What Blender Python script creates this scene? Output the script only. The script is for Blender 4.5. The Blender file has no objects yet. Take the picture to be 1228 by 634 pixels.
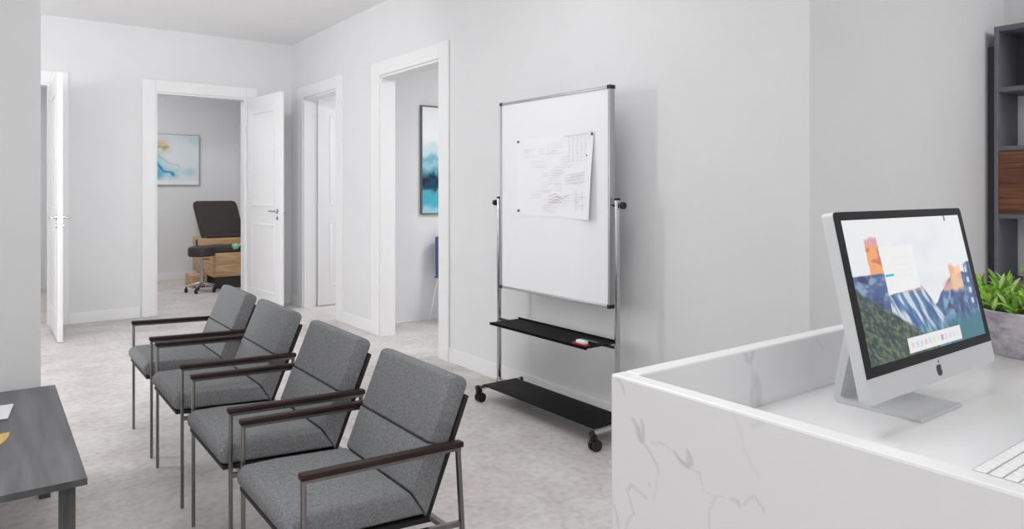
import bpy, bmesh, math, random
import numpy as np
from mathutils import Vector, Matrix

random.seed(7)
S = bpy.context.scene
COL = S.collection

# ------------------------------------------------------------------ materials
def lin(c):
    out = []
    for v in c:
        v = v / 255.0
        out.append(v / 12.92 if v <= 0.04045 else ((v + 0.055) / 1.055) ** 2.4)
    return tuple(out)

def new_mat(name):
    m = bpy.data.materials.new(name)
    m.use_nodes = True
    nt = m.node_tree
    return m, nt, nt.nodes['Principled BSDF']

def mat(name, rgb, rough=0.5, metal=0.0, spec=0.5, noise=0.0, nscale=30.0, bump=0.0, bscale=200.0, stretch=None):
    """plain surface with a little procedural variation of its colour and a fine bump"""
    m, nt, b = new_mat(name)
    c = lin(rgb)
    b.inputs['Base Color'].default_value = (*c, 1)
    b.inputs['Roughness'].default_value = rough
    b.inputs['Metallic'].default_value = metal
    b.inputs['Specular IOR Level'].default_value = spec
    tc = nt.nodes.new('ShaderNodeTexCoord')
    mp = nt.nodes.new('ShaderNodeMapping')
    if stretch:
        mp.inputs['Scale'].default_value = stretch
    nt.links.new(tc.outputs['Object'], mp.inputs['Vector'])
    if noise > 0:
        n = nt.nodes.new('ShaderNodeTexNoise')
        n.inputs['Scale'].default_value = nscale
        n.inputs['Detail'].default_value = 5
        nt.links.new(mp.outputs['Vector'], n.inputs['Vector'])
        r = nt.nodes.new('ShaderNodeValToRGB')
        lo = [max(0, v * (1 - noise)) for v in c]
        hi = [min(1, v * (1 + noise)) for v in c]
        r.color_ramp.elements[0].position = 0.3
        r.color_ramp.elements[1].position = 0.7
        r.color_ramp.elements[0].color = (*lo, 1)
        r.color_ramp.elements[1].color = (*hi, 1)
        nt.links.new(n.outputs['Fac'], r.inputs['Fac'])
        nt.links.new(r.outputs['Color'], b.inputs['Base Color'])
    if bump > 0:
        n2 = nt.nodes.new('ShaderNodeTexNoise')
        n2.inputs['Scale'].default_value = bscale
        n2.inputs['Detail'].default_value = 3
        nt.links.new(mp.outputs['Vector'], n2.inputs['Vector'])
        bp = nt.nodes.new('ShaderNodeBump')
        bp.inputs['Strength'].default_value = bump
        bp.inputs['Distance'].default_value = 0.01
        nt.links.new(n2.outputs['Fac'], bp.inputs['Height'])
        nt.links.new(bp.outputs['Normal'], b.inputs['Normal'])
    return m

def mat_attr(name, rough=0.5, emission=0.0, spec=0.4):
    """colours of a picture, stored in the mesh"""
    m, nt, b = new_mat(name)
    a = nt.nodes.new('ShaderNodeAttribute')
    a.attribute_name = 'picture'
    nt.links.new(a.outputs['Color'], b.inputs['Base Color'])
    b.inputs['Roughness'].default_value = rough
    b.inputs['Specular IOR Level'].default_value = spec
    if emission:
        nt.links.new(a.outputs['Color'], b.inputs['Emission Color'])
        b.inputs['Emission Strength'].default_value = emission
        mul = nt.nodes.new('ShaderNodeMix'); mul.data_type = 'RGBA'
        mul.inputs[0].default_value = 0.95
        nt.links.new(a.outputs['Color'], mul.inputs[6])
        mul.inputs[7].default_value = (0.01, 0.01, 0.01, 1)
        nt.links.new(mul.outputs[2], b.inputs['Base Color'])
    return m

def mat_marble(name):
    """white engineered stone with faint grey broken veins; 'vein' is an attribute of the slab"""
    m, nt, b = new_mat(name)
    N, L = nt.nodes, nt.links
    tc = N.new('ShaderNodeTexCoord')
    n1 = N.new('ShaderNodeTexNoise'); n1.inputs['Scale'].default_value = 2.2; n1.inputs['Detail'].default_value = 6
    L.new(tc.outputs['Object'], n1.inputs['Vector'])
    mx = N.new('ShaderNodeMix'); mx.data_type = 'VECTOR'; mx.inputs[0].default_value = 0.22
    L.new(tc.outputs['Object'], mx.inputs[4]); L.new(n1.outputs['Color'], mx.inputs[5])
    v = N.new('ShaderNodeTexVoronoi'); v.feature = 'DISTANCE_TO_EDGE'; v.inputs['Scale'].default_value = 3.4
    L.new(mx.outputs[1], v.inputs['Vector'])
    r = N.new('ShaderNodeValToRGB')
    r.color_ramp.elements[0].position = 0.0; r.color_ramp.elements[0].color = (1, 1, 1, 1)
    r.color_ramp.elements[1].position = 0.02; r.color_ramp.elements[1].color = (0, 0, 0, 1)
    L.new(v.outputs['Distance'], r.inputs['Fac'])
    n2 = N.new('ShaderNodeTexNoise'); n2.inputs['Scale'].default_value = 3.5; n2.inputs['Detail'].default_value = 3
    L.new(tc.outputs['Object'], n2.inputs['Vector'])
    r2 = N.new('ShaderNodeValToRGB')
    r2.color_ramp.elements[0].position = 0.55; r2.color_ramp.elements[0].color = (0, 0, 0, 1)
    r2.color_ramp.elements[1].position = 0.72; r2.color_ramp.elements[1].color = (0.16, 0.16, 0.16, 1)
    L.new(n2.outputs['Fac'], r2.inputs['Fac'])
    mul = N.new('ShaderNodeMath'); mul.operation = 'MULTIPLY'
    L.new(r.outputs['Color'], mul.inputs[0]); L.new(r2.outputs['Color'], mul.inputs[1])
    at = N.new('ShaderNodeAttribute'); at.attribute_name = 'vein'
    add = N.new('ShaderNodeMath'); add.operation = 'MAXIMUM'
    L.new(mul.outputs[0], add.inputs[0]); L.new(at.outputs['Fac'], add.inputs[1])
    mix = N.new('ShaderNodeMix'); mix.data_type = 'RGBA'
    mix.inputs[6].default_value = (*lin((235, 235, 236)), 1)
    mix.inputs[7].default_value = (*lin((150, 152, 158)), 1)
    L.new(add.outputs[0], mix.inputs[0]); L.new(mix.outputs[2], b.inputs['Base Color'])
    b.inputs['Roughness'].default_value = 0.22
    b.inputs['Specular IOR Level'].default_value = 0.35
    return m

def mat_floor(name):
    """pale polished concrete with soft beige and grey clouds"""
    m, nt, b = new_mat(name)
    N, L = nt.nodes, nt.links
    tc = N.new('ShaderNodeTexCoord')
    n1 = N.new('ShaderNodeTexNoise'); n1.inputs['Scale'].default_value = 2.6; n1.inputs['Detail'].default_value = 8; n1.inputs['Roughness'].default_value = 0.65
    L.new(tc.outputs['Object'], n1.inputs['Vector'])
    r = N.new('ShaderNodeValToRGB')
    e = r.color_ramp.elements
    e[0].position = 0.32; e[0].color = (*lin((196, 190, 186)), 1)
    e[1].position = 0.66; e[1].color = (*lin((222, 219, 218)), 1)
    L.new(n1.outputs['Fac'], r.inputs['Fac'])
    n2 = N.new('ShaderNodeTexNoise'); n2.inputs['Scale'].default_value = 26; n2.inputs['Detail'].default_value = 6
    L.new(tc.outputs['Object'], n2.inputs['Vector'])
    r2 = N.new('ShaderNodeValToRGB')
    r2.color_ramp.elements[0].position = 0.35; r2.color_ramp.elements[0].color = (0.86, 0.85, 0.84, 1)
    r2.color_ramp.elements[1].position = 0.55; r2.color_ramp.elements[1].color = (1, 1, 1, 1)
    L.new(n2.outputs['Fac'], r2.inputs['Fac'])
    mix = N.new('ShaderNodeMix'); mix.data_type = 'RGBA'; mix.blend_type = 'MULTIPLY'; mix.inputs[0].default_value = 1
    L.new(r.outputs['Color'], mix.inputs[6]); L.new(r2.outputs['Color'], mix.inputs[7])
    L.new(mix.outputs[2], b.inputs['Base Color'])
    b.inputs['Roughness'].default_value = 0.5
    b.inputs['Specular IOR Level'].default_value = 0.25
    return m

def mat_wood(name, dark, light, scale=(2, 40, 40), rough=0.5, nscale=1.5):
    m, nt, b = new_mat(name)
    N, L = nt.nodes, nt.links
    tc = N.new('ShaderNodeTexCoord'); mp = N.new('ShaderNodeMapping')
    mp.inputs['Scale'].default_value = scale
    L.new(tc.outputs['Object'], mp.inputs['Vector'])
    n = N.new('ShaderNodeTexNoise'); n.inputs['Scale'].default_value = nscale; n.inputs['Detail'].default_value = 7
    n.inputs['Distortion'].default_value = 0.4
    L.new(mp.outputs['Vector'], n.inputs['Vector'])
    r = N.new('ShaderNodeValToRGB')
    r.color_ramp.elements[0].position = 0.34; r.color_ramp.elements[0].color = (*lin(dark), 1)
    r.color_ramp.elements[1].position = 0.68; r.color_ramp.elements[1].color = (*lin(light), 1)
    L.new(n.outputs['Fac'], r.inputs['Fac']); L.new(r.outputs['Color'], b.inputs['Base Color'])
    b.inputs['Roughness'].default_value = rough
    b.inputs['Specular IOR Level'].default_value = 0.3
    return m

M = dict(
    wall=mat('painted_wall', (228, 228.5, 230), 0.85, spec=0.2, noise=0.012, nscale=3, bump=0.02),
    ceiling=mat('ceiling_paint', (247, 247, 248), 0.9, spec=0.1, noise=0.01, nscale=2),
    trim=mat('white_trim', (238, 238, 239), 0.45, spec=0.4, noise=0.005, nscale=4),
    door=mat('white_door_paint', (240, 240, 241), 0.45, spec=0.4, noise=0.005, nscale=4),
    floor=mat_floor('pale_concrete'),
    marble=mat_marble('white_stone'),
    fabric=mat('grey_heather_fabric', (129, 130, 132), 0.95, spec=0.1, noise=0.26, nscale=150, bump=0.25, bscale=700),
    piping=mat('black_edging', (26, 25, 27), 0.6, noise=0.1),
    armwood=mat_wood('dark_rosewood', (34, 21, 20), (52, 33, 31), (6, 60, 60), 0.5),
    steel=mat('brushed_steel', (132, 130, 128), 0.32, metal=1.0, noise=0.08, nscale=60, stretch=(1, 1, 0.1)),
    chrome=mat('chrome', (190, 190, 192), 0.16, metal=1.0, noise=0.04, nscale=40),
    tablewood=mat_wood('charcoal_wood', (106, 106, 108), (128, 128, 130), (14, 1.2, 14), 0.55),
    tableedge=mat_wood('dark_table_edge', (70, 71, 72), (92, 93, 94), (14, 14, 2), 0.6),
    paper=mat('white_paper', (243, 243, 245), 0.8, noise=0.01),
    ink=mat('grey_ink', (216, 216, 220), 0.9, noise=0.1, nscale=80),
    redink=mat('pink_ink', (232, 208, 214), 0.9, noise=0.08, nscale=80),
    booklet=mat('yellow_paper', (226, 190, 120), 0.7, noise=0.08, nscale=30),
    board=mat('whiteboard_enamel', (240, 240, 243), 0.35, spec=0.3, noise=0.004),
    alu=mat('board_aluminium', (176, 177, 180), 0.4, metal=0.6, noise=0.05, nscale=50, stretch=(1, 1, 0.1)),
    black=mat('black_plastic', (22, 22, 24), 0.5, noise=0.12, nscale=60),
    tray=mat('black_tray', (24, 24, 26), 0.6, spec=0.12, noise=0.15, nscale=180),
    red=mat('red_plastic', (190, 40, 45), 0.5, noise=0.05),
    silver=mat('anodised_aluminium', (214, 215, 217), 0.42, metal=0.15, spec=0.5, noise=0.01, nscale=80),
    screenglass=mat('black_glass', (24, 24, 26), 0.45, spec=0.2, noise=0.03),
    mark=mat('dark_grey_mark', (38, 38, 42), 0.4, noise=0.03),
    key=mat('white_keycaps', (248, 248, 248), 0.5, noise=0.004),
    keytray=mat('keyboard_aluminium', (205, 206, 210), 0.4, metal=0.2, noise=0.01),
    pot=None,
    soil=mat('dark_soil', (40, 34, 30), 0.95, noise=0.3, nscale=90),
    leaf=None,
    shelf=mat('slate_laminate', (112, 111, 120), 0.7, noise=0.05, nscale=30),
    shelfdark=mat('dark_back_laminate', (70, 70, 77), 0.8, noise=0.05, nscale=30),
    walnut=mat_wood('walnut', (92, 58, 42), (140, 94, 70), (1.5, 1.5, 30), 0.5, 2.0),
    oak=mat_wood('light_oak', (190, 152, 112), (216, 182, 142), (3, 3, 30), 0.5),
    vinyl=mat('black_brown_vinyl', (58, 50, 49), 0.5, noise=0.06, nscale=20),
    green=mat('mint_green_plastic', (150, 205, 170), 0.5, noise=0.03),
    white=mat('white_enamel', (236, 236, 236), 0.4, noise=0.01),
    blue=mat('blue_shell', (104, 112, 158), 0.5, noise=0.06, nscale=20),
    canvas=mat('canvas_edge', (120, 118, 118), 0.8, noise=0.05),
    frame=mat('dark_metal_frame', (92, 94, 98), 0.45, noise=0.05),
    painting=mat_attr('paint_on_canvas', 0.7),
    screen=mat_attr('lit_screen', 0.25, emission=0.74),
    glass=mat('lamp_white', (240, 240, 240), 0.5, noise=0.01),
)

def mat_pot():
    m, nt, b = new_mat('weathered_grey_pot')
    N, L = nt.nodes, nt.links
    tc = N.new('ShaderNodeTexCoord')
    n = N.new('ShaderNodeTexNoise'); n.inputs['Scale'].default_value = 14; n.inputs['Detail'].default_value = 8; n.inputs['Roughness'].default_value = 0.7
    mp = N.new('ShaderNodeMapping'); mp.inputs['Scale'].default_value = (1, 1, 2.5)
    L.new(tc.outputs['Object'], mp.inputs['Vector']); L.new(mp.outputs['Vector'], n.inputs['Vector'])
    r = N.new('ShaderNodeValToRGB')
    e = r.color_ramp.elements
    e[0].position = 0.28; e[0].color = (*lin((124, 122, 136)), 1)
    e[1].position = 0.72; e[1].color = (*lin((216, 208, 210)), 1)
    el = e.new(0.5); el.color = (*lin((178, 172, 178)), 1)
    L.new(n.outputs['Fac'], r.inputs['Fac']); L.new(r.outputs['Color'], b.inputs['Base Color'])
    b.inputs['Roughness'].default_value = 0.85
    bp = N.new('ShaderNodeBump'); bp.inputs['Strength'].default_value = 0.3; bp.inputs['Distance'].default_value = 0.01
    L.new(n.outputs['Fac'], bp.inputs['Height']); L.new(bp.outputs['Normal'], b.inputs['Normal'])
    return m
M['pot'] = mat_pot()

def mat_leaf():
    m, nt, b = new_mat('bright_green_leaf')
    N, L = nt.nodes, nt.links
    a = N.new('ShaderNodeAttribute'); a.attribute_name = 'picture'
    L.new(a.outputs['Color'], b.inputs['Base Color'])
    b.inputs['Roughness'].default_value = 0.4
    tr = N.new('ShaderNodeBsdfTranslucent'); L.new(a.outputs['Color'], tr.inputs['Color'])
    mxs = N.new('ShaderNodeMixShader'); mxs.inputs[0].default_value = 0.35
    L.new(b.outputs[0], mxs.inputs[1]); L.new(tr.outputs[0], mxs.inputs[2])
    L.new(mxs.outputs[0], nt.nodes['Material Output'].inputs['Surface'])
    return m
M['leaf'] = mat_leaf()

# ------------------------------------------------------------------ mesh helpers
def nb():
    return bmesh.new()

def box(bm, x0, x1, y0, y1, z0, z1, bev=0.0, seg=2):
    t = bmesh.new()
    r = bmesh.ops.create_cube(t, size=1)
    for v in t.verts:
        v.co = Vector(((x0 + x1) / 2 + v.co.x * (x1 - x0), (y0 + y1) / 2 + v.co.y * (y1 - y0), (z0 + z1) / 2 + v.co.z * (z1 - z0)))
    if bev > 0:
        bmesh.ops.bevel(t, geom=t.edges[:], offset=bev, segments=seg, affect='EDGES', profile=0.5)
    merge(bm, t)

def merge(bm, t, mx=None):
    if mx is not None:
        bmesh.ops.transform(t, matrix=mx, verts=t.verts)
    me = bpy.data.meshes.new('tmp'); t.to_mesh(me); t.free()
    bm.from_mesh(me); bpy.data.meshes.remove(me)

def frame_from(p, q):
    d = (q - p).normalized()
    u = d.orthogonal().normalized()
    return u, d.cross(u)

def tube(bm, pts, r, n=12, cap=True):
    pts = [Vector(p) for p in pts]
    rs = r if isinstance(r, (list, tuple)) else [r] * len(pts)
    rings = []
    u = None
    for i, p in enumerate(pts):
        if i == 0: d = pts[1] - pts[0]
        elif i == len(pts) - 1: d = pts[-1] - pts[-2]
        else: d = (pts[i + 1] - p).normalized() + (p - pts[i - 1]).normalized()
        d.normalize()
        if u is None: u = d.orthogonal().normalized()
        else: u = (u - d * u.dot(d)).normalized()
        w = d.cross(u)
        rings.append([bm.verts.new(p + (u * math.cos(2 * math.pi * k / n) + w * math.sin(2 * math.pi * k / n)) * rs[i]) for k in range(n)])
    for a, b in zip(rings, rings[1:]):
        for k in range(n):
            bm.faces.new((a[k], a[(k + 1) % n], b[(k + 1) % n], b[k]))
    if cap:
        bm.faces.new(rings[0][::-1]); bm.faces.new(rings[-1])

def lathe(bm, prof, cx, cy, n=40):
    rings = []
    for r, z in prof:
        rings.append([bm.verts.new((cx + max(r, 1e-4) * math.cos(2 * math.pi * k / n), cy + max(r, 1e-4) * math.sin(2 * math.pi * k / n), z)) for k in range(n)])
    for a, b in zip(rings, rings[1:]):
        for k in range(n):
            bm.faces.new((a[k], a[(k + 1) % n], b[(k + 1) % n], b[k]))
    bm.faces.new(rings[0][::-1]); bm.faces.new(rings[-1])

def prism(bm, poly, y0, y1, bev=0.0, seg=2):
    """extrude an (x, z) outline along y"""
    t = bmesh.new()
    a = [t.verts.new((x, y0, z)) for x, z in poly]
    b = [t.verts.new((x, y1, z)) for x, z in poly]
    n = len(poly)
    t.faces.new(a); t.faces.new(b[::-1])
    for k in range(n):
        t.faces.new((a[k], b[k], b[(k + 1) % n], a[(k + 1) % n]))
    bmesh.ops.recalc_face_normals(t, faces=t.faces)
    if bev > 0:
        bmesh.ops.bevel(t, geom=t.edges[:], offset=bev, segments=seg, affect='EDGES', profile=0.5, clamp_overlap=True)
    merge(bm, t)

def empty(name, loc):
    o = bpy.data.objects.new(name, None)
    o.empty_display_size = 0.1
    o.location = loc
    COL.objects.link(o)
    return o

def world_loc(o):
    v = Vector((0, 0, 0))
    while o is not None:
        v += Vector(o.location); o = o.parent
    return v

def obj(name, bm, m, parent=None, smooth=True, label=None, loc=None):
    """link one mesh object; vertices are given in room coordinates"""
    bmesh.ops.recalc_face_normals(bm, faces=bm.faces)
    base = world_loc(parent) if parent else Vector((0, 0, 0))
    if loc is not None:
        base = Vector(loc)
    for v in bm.verts:
        v.co -= base
    me = bpy.data.meshes.new(name)
    bm.to_mesh(me); bm.free()
    if smooth:
        for p in me.polygons: p.use_smooth = True
        me.set_sharp_from_angle(angle=math.radians(38))
    me.materials.append(m)
    o = bpy.data.objects.new(name, me)
    COL.objects.link(o)
    if parent:
        o.parent = parent
    if loc is not None:
        o.location = base - (world_loc(parent) if parent else Vector((0, 0, 0)))
    if label: o['label'] = label
    return o

def tag(o, label, cat, group=None):
    o['label'] = label; o['category'] = cat
    if group: o['group'] = group
    return o

def struct(name, bm, m, parent=None, smooth=False):
    o = obj(name, bm, m, parent, smooth)
    if parent is None: o['kind'] = 'structure'
    return o

def sbox(name, m, *b, bev=0.0):
    bm = nb(); box(bm, *b, bev=bev)
    return struct(name, bm, m)

def grid_picture(name, origin, eu, ev, nu, nv, func, m, parent, attr='picture', label=None):
    """flat picture: nu x nv cells, colours (sRGB 0..255) from func(U, V) with U to the right and V up, 0..1"""
    o = Vector(origin); eu = Vector(eu); ev = Vector(ev)
    us = np.linspace(0, 1, nu + 1); vs = np.linspace(0, 1, nv + 1)
    U, V = np.meshgrid(us, vs)
    base = world_loc(parent)
    P = np.array(o - base)[None, None, :] + U[..., None] * np.array(eu) + V[..., None] * np.array(ev)
    me = bpy.data.meshes.new(name)
    idx = np.arange((nu + 1) * (nv + 1)).reshape(nv + 1, nu + 1)
    f = np.stack([idx[:-1, :-1], idx[:-1, 1:], idx[1:, 1:], idx[1:, :-1]], -1).reshape(-1, 4)
    me.from_pydata(P.reshape(-1, 3).tolist(), [], f.tolist())
    c = np.clip(func(U, V), 0, 255) / 255.0
    c = np.where(c <= 0.04045, c / 12.92, ((c + 0.055) / 1.055) ** 2.4)
    rgba = np.concatenate([c.reshape(-1, 3), np.ones((c.shape[0] * c.shape[1], 1))], 1).astype(np.float32)
    at = me.color_attributes.new(attr, 'FLOAT_COLOR', 'POINT')
    at.data.foreach_set('color', rgba.ravel())
    me.materials.append(m)
    ob = bpy.data.objects.new(name, me); COL.objects.link(ob); ob.parent = parent
    if label: ob['label'] = label
    return ob

# value noise for the pictures
_rs = np.random.RandomState(3)
_tab = _rs.rand(257, 257)
def vnoise(x, y, octaves=4, off=0):
    x = np.asarray(x, float) + off * 17.3; y = np.asarray(y, float) + off * 9.1
    tot = np.zeros_like(x); amp = 1.0; norm = 0
    for k in range(octaves):
        xi = np.floor(x).astype(int); yi = np.floor(y).astype(int)
        fx = x - xi; fy = y - yi
        fx = fx * fx * (3 - 2 * fx); fy = fy * fy * (3 - 2 * fy)
        t = lambda a, b: _tab[a % 256, b % 256]
        tot += amp * ((t(xi, yi) * (1 - fx) + t(xi + 1, yi) * fx) * (1 - fy) + (t(xi, yi + 1) * (1 - fx) + t(xi + 1, yi + 1) * fx) * fy)
        norm += amp; amp *= 0.5; x = x * 2.03 + 5.2; y = y * 2.03 + 1.7
    return tot / norm

def sstep(a, b, x):
    t = np.clip((x - a) / (b - a), 0, 1); return t * t * (3 - 2 * t)
def blend(c, col, a):
    return c * (1 - a[..., None]) + np.array(col, float) * a[..., None]

# ------------------------------------------------------------------ the room
RX = 2.925          # face of the right wall
FY = 8.37           # face of the far wall
CH = 3.085          # ceiling
T = 0.14
DH = 2.41           # door opening
sbox('floor', M['floor'], -5.5, 7.2, -4.5, 12.2, -0.12, 0.0)
sbox('ceiling', M['ceiling'], -5.5, 7.2, -4.5, 12.2, CH, CH + 0.12)

# right wall with the openings of the two side rooms
bm = nb()
box(bm, RX, RX + T, 1.72, 4.90, 0, CH)
box(bm, RX, RX + T, 4.90, 5.975, DH, CH)
box(bm, RX, RX + T, 5.975, 6.98, 0, CH)
box(bm, RX, RX + T, 6.98, 7.955, DH, CH)
box(bm, RX, RX + T, 7.955, FY, 0, CH)
struct('wall_right', bm, M['wall'])
# far wall with the exam room opening and the left door
bm = nb()
box(bm, -5.5, -0.45, FY, FY + T, 0, CH)
box(bm, -0.45, 0.50, FY, FY + T, DH, CH)
box(bm, 0.50, 1.446, FY, FY + T, 0, CH)
box(bm, 1.446, 2.397, FY, FY + T, DH, CH)
box(bm, 2.397, 7.2, FY, FY + T, 0, CH)
struct('wall_far', bm, M['wall'])
sbox('wall_partition', M['wall'], -5.5, 0.1975, 3.915, 3.995, 0, CH)
# hall: unseen left wall with an assumed window behind the partition, added for light
bm = nb()
box(bm, -2.84, -2.70, 3.995, 4.75, 0, CH)
box(bm, -2.84, -2.70, 4.75, 6.35, 0, 0.75)
box(bm, -2.84, -2.70, 4.75, 6.35, 2.35, CH)
box(bm, -2.84, -2.70, 6.35, FY, 0, CH)
struct('wall_left', bm, M['wall'])
bm = nb()
box(bm, -2.80, -2.74, 4.75, 4.80, 0.75, 2.35); box(bm, -2.80, -2.74, 6.30, 6.35, 0.75, 2.35)
box(bm, -2.80, -2.74, 4.80, 6.30, 0.75, 0.80); box(bm, -2.80, -2.74, 4.80, 6.30, 2.30, 2.35)
struct('assumed_window_1', bm, M['trim'])  # frame of the assumed, unseen window, added around the side light
sbox('wall_alcove', M['wall'], RX + T, 5.30, 1.72, 1.86, 0, CH)
sbox('wall_bookcase_side', M['wall'], 5.16, 5.30, -4.5, 1.72, 0, CH)
# exam room
sbox('wall_exam_back', M['wall'], 0.75, 3.21, 11.60, 11.74, 0, CH)
sbox('wall_exam_right', M['wall'], 3.21, 3.35, FY + T, 11.74, 0, CH)
sbox('wall_exam_left', M['wall'], 0.75, 0.89, FY + T, 11.60, 0, CH)
sbox('wall_left_room_back', M['wall'], -3.0, 0.75, 11.60, 11.74, 0, CH)
# the two rooms on the right
sbox('wall_side_room', M['wall'], RX + T, 7.2, 6.45, 6.57, 0, CH)
sbox('wall_side_room_end', M['wall'], 7.06, 7.2, 1.86, 8.37, 0, CH)

# baseboards
BB = 0.112
def baseboard(name, *b):
    sbox(name, M['trim'], *b, bev=0.004)
baseboard('baseboard_right', RX - 0.016, RX, 1.72, 4.745, 0, BB)
baseboard('baseboard_right_middle', RX - 0.016, RX, 6.139, 6.83, 0, BB)
baseboard('baseboard_right_end', RX - 0.016, RX, 8.11, FY, 0, BB)
baseboard('baseboard_far', 0.654, 1.30, FY - 0.016, FY, 0, BB)
baseboard('baseboard_far_corner', 2.545, RX - 0.016, FY - 0.016, FY, 0, BB)
baseboard('baseboard_alcove', RX + 0.0, 5.16, 1.704, 1.72, 0, BB)
baseboard('baseboard_exam', 0.89, 3.21, 11.584, 11.60, 0, BB)
baseboard('baseboard_side_room', RX + T, 7.06, 6.434, 6.45, 0, 0.012)
baseboard('baseboard_partition', -5.5, 0.1975, 3.899, 3.915, 0, BB)

def casing_y(name, x, y0, y1, w0, w1, side=-1):
    """casing round an opening in a wall of constant x; opening y0..y1"""
    bm = nb()
    xa, xb = (x - 0.018, x) if side < 0 else (x, x + 0.018)
    box(bm, xa, xb, y0 - w0, y0, 0, DH + 0.125, bev=0.004)
    box(bm, xa, xb, y1, y1 + w1, 0, DH + 0.125, bev=0.004)
    box(bm, xa, xb, y0, y1, DH, DH + 0.125, bev=0.004)
    return bm
def jamb_y(bm, x0, x1, y0, y1):
    box(bm, x0, x1, y0, y0 + 0.02, 0, DH)
    box(bm, x0, x1, y1 - 0.02, y1, 0, DH)
    box(bm, x0, x1, y0 + 0.02, y1 - 0.02, DH - 0.02, DH)
bm = casing_y('c', RX, 4.90, 5.975, 0.15, 0.165)
jamb_y(bm, RX - 0.002, RX + T + 0.002, 4.90, 5.975)
struct('trim_1', bm, M['trim'])
bm = casing_y('c', RX, 6.98, 7.955, 0.145, 0.155)
jamb_y(bm, RX - 0.002, RX + T + 0.002, 6.98, 7.955)
struct('trim_2', bm, M['trim'])
def casing_x(y, x0, x1, w0, w1):
    bm = nb()
    box(bm, x0 - w0, x0, y - 0.018, y, 0, DH + 0.125, bev=0.004)
    box(bm, x1, x1 + w1, y - 0.018, y, 0, DH + 0.125, bev=0.004)
    box(bm, x0, x1, y - 0.018, y, DH, DH + 0.125, bev=0.004)
    box(bm, x0, x0 + 0.02, y - 0.002, y + T, 0, DH)
    box(bm, x1 - 0.02, x1, y - 0.002, y + T, 0, DH)
    box(bm, x0 + 0.02, x1 - 0.02, y - 0.002, y + T, DH - 0.02, DH)
    return bm
struct('trim_3', casing_x(FY, 1.446, 2.397, 0.13, 0.13), M['trim'])
struct('trim_4', casing_x(FY, -0.45, 0.50, 0.15, 0.154), M['trim'])

# ---------------- door leaves: built at a hinge, along +u, then turned
def lever(bm, px, y, z, side, towards):
    """lever handle on a leaf: rose, spindle, lever and key plate. y: face, side: outward sign"""
    def cyl(x, zz, r, d):
        tube(bm, [(x, y, zz), (x, y + side * d, zz)], r, 16)
    cyl(px, z, 0.024, 0.008)
    cyl(px, z, 0.009, 0.05)
    box(bm, min(px, px + towards * 0.12), max(px, px + towards * 0.12), min(y + side * 0.042, y + side * 0.058), max(y + side * 0.042, y + side * 0.058), z - 0.008, z + 0.008, bev=0.004)
    cyl(px, z - 0.075, 0.02, 0.008)

def door(name, hinge, ang, width=0.95, th=0.042, hz=1.10):
    """leaf runs from the hinge along +x before it is turned by ang"""
    H = DH - 0.03
    root = empty(name, (hinge[0], hinge[1], 0.008))
    root['kind'] = 'structure'
    mx = Matrix.Rotation(ang, 4, 'Z')
    def fin(nm, bm, m):
        bmesh.ops.transform(bm, matrix=mx, verts=bm.verts)
        bmesh.ops.recalc_face_normals(bm, faces=bm.faces)
        me = bpy.data.meshes.new(nm); bm.to_mesh(me); bm.free()
        for p in me.polygons: p.use_smooth = True
        me.set_sharp_from_angle(angle=math.radians(38))
        me.materials.append(m)
        o = bpy.data.objects.new(nm, me); COL.objects.link(o); o.parent = root
        return o
    bm = nb(); box(bm, 0, width, -th / 2, th / 2, 0, H, bev=0.003)
    fin('door_leaf', bm, M['door'])
    for z0, z1 in ((0.22, 0.98), (1.16, H - 0.16)):
        bm = nb()
        for s in (-1, 1):
            y0, y1 = sorted((s * th / 2, s * (th / 2 + 0.007)))
            a, b2 = 0.14, width - 0.14
            w = 0.028
            box(bm, a, b2, y0, y1, z0, z0 + w, bev=0.003); box(bm, a, b2, y0, y1, z1 - w, z1, bev=0.003)
            box(bm, a, a + w, y0, y1, z0 + w, z1 - w, bev=0.003); box(bm, b2 - w, b2, y0, y1, z0 + w, z1 - w, bev=0.003)
        fin('panel_moulding', bm, M['door'])
    bm = nb()
    for s in (-1, 1):
        lever(bm, width - 0.065, s * th / 2, hz, s, -1)
    fin('door_handle', bm, M['chrome'])
    return root

door('door_1', (0.515, FY - 0.03), -math.pi / 2 - 0.0, 0.97, hz=1.10)         # left door seen on its edge
door('door_2', (2.425, FY - 0.028), -math.pi / 2 + 0.06, 0.96, hz=1.12)        # exam room door
door('door_3', (RX + T + 0.015, 7.93), 0.0, 0.93)                             # far side room

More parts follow.
